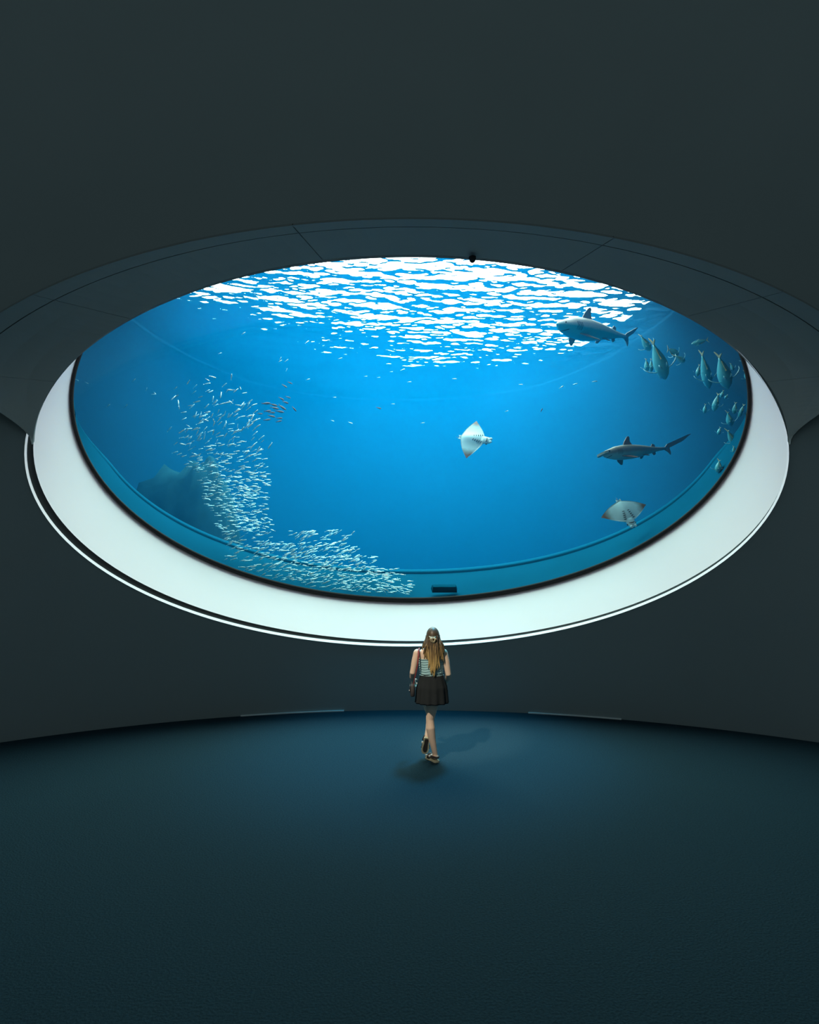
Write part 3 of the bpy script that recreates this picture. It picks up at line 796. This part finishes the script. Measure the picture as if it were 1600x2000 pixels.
# ================================================================= THE VISITOR
mat('skin', (0.74, 0.56, 0.43), 0.55, 0.06, 14, spec=0.3)
mat('tube_top', (0.30, 0.52, 0.56), 0.85, 0.15, 16, stretch=(1, 1, 4))
mat('skirt_black', (0.022, 0.027, 0.03), 0.95, 0.1, 12, spec=0.1)
mat('strap_red', (0.22, 0.03, 0.03), 0.6, 0.1, 10)
mat('bag_dark', (0.05, 0.045, 0.045), 0.7, 0.1, 10)
mat('sandal_sole', (0.55, 0.52, 0.36), 0.7, 0.2, 20)
mat('sandal_strap', (0.035, 0.03, 0.03), 0.6, 0.2, 20)
mat('buckle_white', (0.75, 0.78, 0.74), 0.4, 0.05, 20)
mat('lip_tone', (0.45, 0.18, 0.16), 0.5, 0.05, 20)
m, nt, b, out = nodes_of('hair'); b.inputs['Roughness'].default_value = 0.45; b.inputs['Specular IOR Level'].default_value = 0.4
tc = nt.nodes.new('ShaderNodeTexCoord'); sp = nt.nodes.new('ShaderNodeSeparateXYZ'); nt.links.new(tc.outputs['Object'], sp.inputs[0])
mp = nt.nodes.new('ShaderNodeMapping'); mp.inputs['Scale'].default_value = (75, 75, 4); nt.links.new(tc.outputs['Object'], mp.inputs['Vector'])
nz = nt.nodes.new('ShaderNodeTexNoise'); nz.inputs['Scale'].default_value = 1.0; nz.inputs['Detail'].default_value = 2; nt.links.new(mp.outputs[0], nz.inputs['Vector'])
ml = nt.nodes.new('ShaderNodeMath'); ml.operation = 'MULTIPLY_ADD'; ml.inputs[1].default_value = -0.62
nt.links.new(nz.outputs['Fac'], ml.inputs[0]); nt.links.new(sp.outputs['Z'], ml.inputs[2])
mr = nt.nodes.new('ShaderNodeMapRange'); mr.inputs['From Min'].default_value = 0.86; mr.inputs['From Max'].default_value = 1.30; nt.links.new(ml.outputs[0], mr.inputs[0])
cr = nt.nodes.new('ShaderNodeValToRGB')
cr.color_ramp.elements[0].position = 0.0; cr.color_ramp.elements[0].color = (0.62, 0.44, 0.17, 1)
cr.color_ramp.elements[1].position = 0.70; cr.color_ramp.elements[1].color = (0.075, 0.055, 0.032, 1)
e_ = cr.color_ramp.elements.new(0.45); e_.color = (0.24, 0.16, 0.07, 1)
nt.links.new(mr.outputs[0], cr.inputs[0]); nt.links.new(cr.outputs[0], b.inputs['Base Color']); MATS['hair'] = m

PX, PY = 0.288, 7.69
person = empty('person', (PX, PY, 0))
tag(person, 'long haired woman in pale tube top and dark skirt walking toward the window', 'person')

def loft_z(secs, n=28, caps=True):
    rings = []
    for (z, xc, yc, rx, ry) in secs:
        rings.append([Vector((xc+rx*math.cos(2*math.pi*i/n), yc+ry*math.sin(2*math.pi*i/n), z)) for i in range(n)])
    V, F = strip(rings)
    if caps: F.append(tuple(range(n-1, -1, -1))); F.append(tuple(range(len(V)-n, len(V))))
    return V, F
def limb(pts, n=14):
    """pts: (point, radius); round-ended tapering limb"""
    P_ = [Vector(p) for p, r in pts]; Rr = [r for p, r in pts]
    d0 = (P_[0]-P_[1]).normalized(); d1 = (P_[-1]-P_[-2]).normalized()
    P2 = [P_[0]+d0*Rr[0]*.9, P_[0]+d0*Rr[0]*.55] + P_ + [P_[-1]+d1*Rr[-1]*.55, P_[-1]+d1*Rr[-1]*.9]
    R3_ = [Rr[0]*.35, Rr[0]*.8] + Rr + [Rr[-1]*.8, Rr[-1]*.35]
    return tube(P2, R3_, n)
TORSO = [(.76, .0, 0, .10, .08), (.82, .0, 0, .155, .108), (.90, -.003, -.005, .170, .118), (.97, -.006, -.005, .162, .110), (1.05, -.010, 0, .136, .094), (1.11, -.012, 0, .130, .090),
         (1.19, -.016, .004, .138, .096), (1.27, -.020, .010, .150, .104), (1.33, -.024, .004, .160, .094), (1.375, -.027, -.004, .160, .076), (1.405, -.024, -.006, .115, .062), (1.425, -.015, 0, .068, .054), (1.455, -.006, .006, .052, .052), (1.50, .0, .014, .050, .052)]
pieces = [loft_z(TORSO)]
pieces.append(sph((.004, .012, 1.565), .074, .094, .108, 20, 14))
pieces.append(sph((.004, .045, 1.505), .054, .056, .058, 16, 10))
pieces.append(limb([((.004, .098, 1.57), .010), ((.004, .113, 1.54), .014)], 8))     # nose
for sx in (-1, 1): pieces.append(sph((.004+sx*.076, .008, 1.548), .010, .022, .032, 10, 8))
arms = {'l': [((-.190, -.004, 1.362), .050), ((-.222, -.014, 1.25), .043), ((-.250, -.03, 1.115), .036), ((-.252, .05, 1.05), .037), ((-.240, .165, .975), .025)],
        'r': [((.140, -.004, 1.362), .050), ((.172, -.014, 1.25), .043), ((.196, -.03, 1.095), .036), ((.196, .05, 1.035), .037), ((.180, .17, .965), .025)]}
for k_, a_ in arms.items():
    pieces.append(limb(a_))
    w = Vector(a_[-1][0]); d = (Vector(a_[-1][0])-Vector(a_[-2][0])).normalized()
    side = Vector((1, 0, 0)) if k_ == 'l' else Vector((-1, 0, 0))                     # thumb side points inward
    across = d.cross(Vector((1, 0, 0))).normalized()
    if across.z < 0: across = -across
    curl = side
    pieces.append(limb([(w, .024), (w+d*.045+across*.004, .030), (w+d*.082, .030)]))
    pieces.append(limb([(w+d*.045+across*.022, .018), (w+d*.080+across*.024, .016)]))
    pieces.append(limb([(w+d*.045-across*.022, .018), (w+d*.078-across*.024, .016)]))
    for q, (off, ln) in enumerate(((.030, .068), (.010, .076), (-.010, .071), (-.029, .056))):
        b0 = w+d*.088+across*off
        pieces.append(limb([(b0, .0098), (b0+d*ln*.45+curl*.006, .0090), (b0+d*ln*.78+curl*.022, .0084), (b0+d*ln*.95+curl*.040, .0078)], 10))
    b0 = w+d*.028+across*.026+side*.012
    pieces.append(limb([(b0, .0125), (b0+d*.030+across*.022+side*.014, .011), (b0+d*.058+across*.026+side*.028, .0095)], 10))
# standing leg and swinging leg
pieces.append(limb([((.020, .0, .86), .092), ((-.005, .005, .70), .078), ((-.030, .010, .525), .054), ((-.026, -.010, .42), .058), ((-.005, -.004, .28), .046), ((.030, .0, .105), .033), ((.034, .0, .07), .034)]))
pieces.append(limb([((-.070, .02, .86), .092), ((-.048, .14, .70), .076), ((-.024, .25, .545), .053), ((-.028, .21, .46), .050), ((-.046, .12, .36), .040), ((-.070, .065, .285), .033)]))
def foot_frame(heel, toe, up):
    x = (Vector(toe)-Vector(heel)); L_ = x.length; x.normalize(); z = Vector(up); z = (z-x*z.dot(x)).normalized(); y = z.cross(x)
    return Vector(heel), x, y, z, L_
def foot_piece(fr):
    o_, x, y, z, L_ = fr
    V, F = [], []
    secs = [(-.02, .020, .030, .030), (.04, .030, .040, .036), (.20, .033, .058, .045), (.40, .036, .050, .036), (.65, .042, .032, .026), (.85, .040, .022, .018), (.98, .025, .014, .010)]
    rings = []
    for s_, w, h, zc in secs:
        rings.append([o_+x*L_*s_+y*w*math.cos(2*math.pi*i/14)+z*(zc+h*.62*math.sin(2*math.pi*i/14)) for i in range(14)])
    V, F = strip(rings); F.append(tuple(range(13, -1, -1))); F.append(tuple(range(len(V)-14, len(V))))
    pcs = [(V, F)]
    for q, (off, ln) in enumerate(((.026, 1.0), (.010, .99), (-.004, .96), (-.017, .92), (-.029, .87))):
        r_ = .012 if q == 0 else .0085
        b0 = o_+x*L_*.82+y*off+z*.018; pcs.append(limb([(b0, r_), (o_+x*L_*ln+y*off*1.05+z*.012, r_*.9)], 8))
    return pcs
FR1 = foot_frame((.052, -.045, .022), (-.060, .155, .022), (0, 0, 1))
FR2 = foot_frame((-.070, .030, .285), (-.098, .095, .085), (.05, 1, .32))
pieces += foot_piece(FR1) + foot_piece(FR2)
pv, pf = merge(*pieces)
tmp = new_obj('body', pv, pf, 'skin')
bm = bmesh.new(); bm.from_mesh(tmp.data); bmesh.ops.recalc_face_normals(bm, faces=bm.faces); bm.to_mesh(tmp.data); bm.free()
md = tmp.modifiers.new('fuse', 'REMESH'); md.mode = 'VOXEL'; md.voxel_size = 0.0065; md.use_smooth_shade = True
sm = tmp.modifiers.new('soften', 'SMOOTH'); sm.factor = 0.5; sm.iterations = 5
dg = bpy.context.evaluated_depsgraph_get()
bme = bpy.data.meshes.new_from_object(tmp.evaluated_get(dg)); bme.name = 'body'
bme.materials.clear(); bme.materials.append(MATS['skin'])
tmp.modifiers.clear(); tmp.data = bme; tmp.parent = person
tmp.data.polygons.foreach_set('use_smooth', [True]*len(tmp.data.polygons))
for sx in (-1, 1):
    new_obj('eye', *sph((.004+sx*.032, .094, 1.575), .013, .010, .008, 10, 8), 'buckle_white', person)
new_obj('mouth', *tube([(-.020, .094, 1.503), (.004, .104, 1.501), (.028, .094, 1.503)], [.003, .006, .003], 8), 'lip_tone', person)

# tube top with gathered folds
def torso_at(z):
    for (a_, b_) in zip(TORSO[:-1], TORSO[1:]):
        if a_[0] <= z <= b_[0]:
            t = (z-a_[0])/(b_[0]-a_[0]); return tuple(a_[k]+(b_[k]-a_[k])*t for k in range(1, 5))
    return TORSO[-1][1:]
rg = []
NZ = 44
for k in range(NZ+1):
    z = 1.085+(1.292-1.085)*k/NZ; xc, yc, rx, ry = torso_at(z); n = 48; r = []
    for i in range(n):
        a = 2*math.pi*i/n
        fold = .0035*math.sin(z*210+1.6*math.sin(a*2+.5)+.8*math.sin(a*5)) + .0018*math.sin(z*390+2*math.sin(a*3))
        g_ = .011+fold + (.004 if k in (0, 1, NZ-1, NZ) else 0)
        bust = .022*max(0, math.sin(a))**2*math.exp(-((z-1.26)/.05)**2)
        r.append(Vector((xc+(rx+g_)*math.cos(a), yc+(ry+g_+bust)*math.sin(a), z)))
    rg.append(r)
for dz in (0, .0):
    pass
xc, yc, rx, ry = torso_at(1.29); rg.append([Vector((xc+(rx+.001)*math.cos(2*math.pi*i/48), yc+(ry+.001)*math.sin(2*math.pi*i/48), 1.288)) for i in range(48)])
new_obj('tube_top', *strip(rg), 'tube_top', person)['label'] = 'pale blue grey gathered tube top'
# skirt with soft pleats
rg = []
for k in range(25):
    f = k/24; z = 1.10-(1.10-.735)*f; n = 72; r = []
    rx = .143+.034*min(1, f*2.2)+.030*f; ry = .104+.034*min(1, f*2.2)+.034*f
    for i in range(n):
        a = 2*math.pi*i/n; pl = .011*f*math.sin(a*13+.6*math.sin(a*3))
        r.append(Vector((-.008+(rx+pl)*math.cos(a), .012*f+(ry+pl)*math.sin(a), z)))
    rg.append(r)
rg.append([Vector((-.008+(v.x+.008)*.965, v.y*.965, v.z+.004)) for v in rg[-1]])
rg.append([Vector((-.008+(v.x+.008)*.97, v.y*.97, v.z+.15)) for v in rg[-1]])
new_obj('skirt', *strip(rg), 'skirt_black', person)['label'] = 'short black flared skirt'
# hair: cap, long locks, half-up knot
cap_v, cap_f = sph((.004, -.002, 1.570), .084, .106, .113, 32, 20)
cap_f = [f for f in cap_f if not (sum(cap_v[i].y for i in f)/len(f) > .055 and sum(cap_v[i].z for i in f)/len(f) < 1.625) and sum(cap_v[i].z for i in f)/len(f) > 1.475]
hp = [(cap_v, cap_f)]
hr = random.Random(5)
def lock(px_, py_, pz_, ex, ey, ez, r_, wave):
    pts, rad = [], []; ph = hr.uniform(0, 6.28); n = 15
    for k in range(n):
        f = k/(n-1); z = pz_+(ez-pz_)*f
        bx = px_+(ex-px_)*smooth(.14, .78, f); by = py_+(ey-py_)*smooth(0, .5, f)
        amp = wave*smooth(.3, .9, f)
        pts.append((bx+amp*math.sin(ph+f*9), by+amp*.5*math.cos(ph+f*8), z)); rad.append(r_*(1.0 if f < .6 else 1-(f-.6)/.4*.85)*(.55+.45*smooth(0, .2, f)))
    return tube(pts, rad, 7)
for k in range(96):                         # curtain down the back
    u = hr.uniform(-1, 1); a = R2(-90)+u*R2(82)
    sx, sy = .004+.083*math.cos(a), -.002+.104*math.sin(a)
    sz = 1.56+hr.uniform(-.05, .03)
    ax = abs(u)
    ez = 1.085+.25*ax**2.2+hr.uniform(-.02, .10)
    spread = .135 if u > 0 else .115
    ex = .010+u*spread*(0.50+.50*ax)*(1 if ez > 1.25 else .9)+hr.uniform(-.012, .012)
    ey = -.118+hr.uniform(-.018, .012)+.045*ax*ax if ax < .9 else -.085
    hp.append(lock(sx, sy, sz, ex, ey, ez, hr.uniform(.009, .0145), hr.uniform(.004, .012)))
for k in range(14):                         # side curtains in front of the ears
    sg = -1 if k % 2 else 1
    hp.append(lock(.004+sg*.082, .005+hr.uniform(-.02, .02), 1.575, .0+sg*(.115+hr.uniform(-.015, .02)), -.035+hr.uniform(-.02, .02), 1.41+hr.uniform(-.03, .02) if sg < 0 else 1.36+hr.uniform(-.03, .03), .012, .004))
hair_o = new_obj('hair', *merge(*hp), 'hair', person); hair_o['label'] = 'long wavy brown hair with golden ends'
kp_ = []
for k in range(9):
    sg = hr.choice((-1, 1)); r0_ = hr.uniform(.014, .030); a0 = hr.uniform(-.5, .5)
    pts = []
    for q in range(9):
        f = q/8; pts.append((.002+sg*r0_*1.2*math.sin(f*math.pi)+a0*.02*f, -.122-.012*math.sin(f*math.pi), 1.556-.06*f+.022*math.sin(f*math.pi)))
    kp_.append(tube(pts, [.0045, .006, .007, .007, .007, .006, .006, .005, .002], 6))
for k in range(5):
    x_ = -.05+.022*k
    kp_.append(tube([(x_*.9, -.110+.25*abs(x_), 1.575), (x_*.5, -.124, 1.562), (.0, -.128, 1.548)], [.006, .007, .005], 6))
mat('hair_light', (0.50, 0.44, 0.28), 0.45, 0.3, 40)
new_obj('hair_knot', *merge(*kp_), 'hair_light', hair_o)['label'] = 'lighter half-up knot of hair'
# sandals
def sandal(fr, tread):
    o_, x, y, z, L_ = fr
    out_ = [(-.06, .022), (-.03, .034), (.10, .038), (.35, .036), (.6, .044), (.8, .047), (.95, .038), (1.05, .018)]
    loop_ = [(s_, w) for s_, w in out_] + [(s_, -w) for s_, w in reversed(out_)]
    nl = len(loop_)
    V = [o_+x*L_*s_+y*w*1.02+z*(-.020) for s_, w in loop_]+[o_+x*L_*s_+y*w+z*.004 for s_, w in loop_]
    F = [tuple(range(nl-1, -1, -1)), tuple(range(nl, 2*nl))]+[(i, (i+1) % nl, nl+(i+1) % nl, nl+i) for i in range(nl)]
    so = new_obj('sandal', V, F, 'sandal_sole', person, smooth_=False); so['label'] = 'flat sandal with pale sole and dark straps'
    if tread:
        V2 = [o_+x*L_*(s_*.82+.06)+y*w*.62+z*(-.0235) for s_, w in loop_]+[o_+x*L_*(s_*.82+.06)+y*w*.62+z*(-.0195) for s_, w in loop_]
        new_obj('tread', V2, F, 'sandal_strap', so, smooth_=False)
    def band(s0, zz, w, r_, m_, nm):
        pts = [o_+x*L_*s0+y*w*math.cos(math.pi*k/8)+z*(zz*math.sin(math.pi*k/8)) for k in range(9)]
        new_obj(nm, *tube(pts, [r_]*9, 6), m_, so)
    band(.68, .052, .045, .012, 'sandal_strap', 'strap'); band(.55, .060, .043, .010, 'sandal_strap', 'strap')
    hb = [o_+x*L_*(.32-.40*math.sin(math.pi*k/8))+y*.040*math.cos(math.pi*k/8)+z*.045 for k in range(9)]
    new_obj('strap', *tube(hb, [.013]*9, 6), 'sandal_strap', so)
    new_obj('buckle', *sph(tuple(o_+x*L_*.45+y*.046+z*.035), .010, .012, .016, 8, 6), 'buckle_white', so)['label'] = 'white buckle'
sandal(FR1, False); sandal(FR2, True)

# shoulder bag: hangs from the left shoulder
bag = empty('shoulder_bag', (PX-.250, PY-.045, .83))
tag(bag, 'small dark shoulder bag hung by a red strap on the woman\'s left side', 'bag')
ribbon = [(-.150, .115, 1.22), (-.158, .092, 1.31), (-.163, .050, 1.395), (-.167, .0, 1.418), (-.172, -.055, 1.395), (-.178, -.098, 1.33), (-.186, -.112, 1.24), (-.205, -.105, 1.14), (-.240, -.060, .97)]
V = []; off = Vector((-.250, -.045, .83))
rows = []
for k, p in enumerate(ribbon):
    p = Vector(p); c = Vector((torso_at(min(1.42, p.z))[0], 0, p.z)); nrm_ = Vector((p.x-c.x, p.y, .35 if 1 < k < 6 else .05)).normalized()
    tg = (Vector(ribbon[min(k+1, 8)])-Vector(ribbon[max(k-1, 0)])).normalized(); sd = tg.cross(nrm_).normalized()
    rows.append([p+sd*.011-off+nrm_*.004, p-sd*.011-off+nrm_*.004, p-sd*.011-off-nrm_*.001, p+sd*.011-off-nrm_*.001])
V, F = strip(rows); F += [(3, 2, 1, 0), tuple(range(len(V)-4, len(V)))]
new_obj('strap', V, F, 'strap_red', bag, smooth_=False)['label'] = 'brick red strap'
bv = []
for (z, rx, ry) in ((0, .022, .060), (.01, .028, .072), (.07, .030, .075), (.13, .025, .070), (.145, .018, .062)):
    bv.append([Vector((rx*math.copysign(abs(math.cos(2*math.pi*i/24))**.6, math.cos(2*math.pi*i/24)), ry*math.copysign(abs(math.sin(2*math.pi*i/24))**.6, math.sin(2*math.pi*i/24)), z)) for i in range(24)])
V, F = strip(bv); F.append(tuple(range(23, -1, -1))); F.append(tuple(range(len(V)-24, len(V))))
new_obj('bag_body', V, F, 'bag_dark', bag)
new_obj('flap', *plate([(-.070, .135), (.070, .135), (.070, .07), (.05, .055), (-.05, .055), (-.070, .07)], .006, 'y', (-.034, 0, 0), Matrix.Rotation(R2(90), 3, 'Z')), 'bag_dark', bag, smooth_=False)
new_obj('clasp', *sph((-.039, 0, .068), .006, .010, .008, 8, 6), 'buckle_white', bag)['label'] = 'small pale clasp'
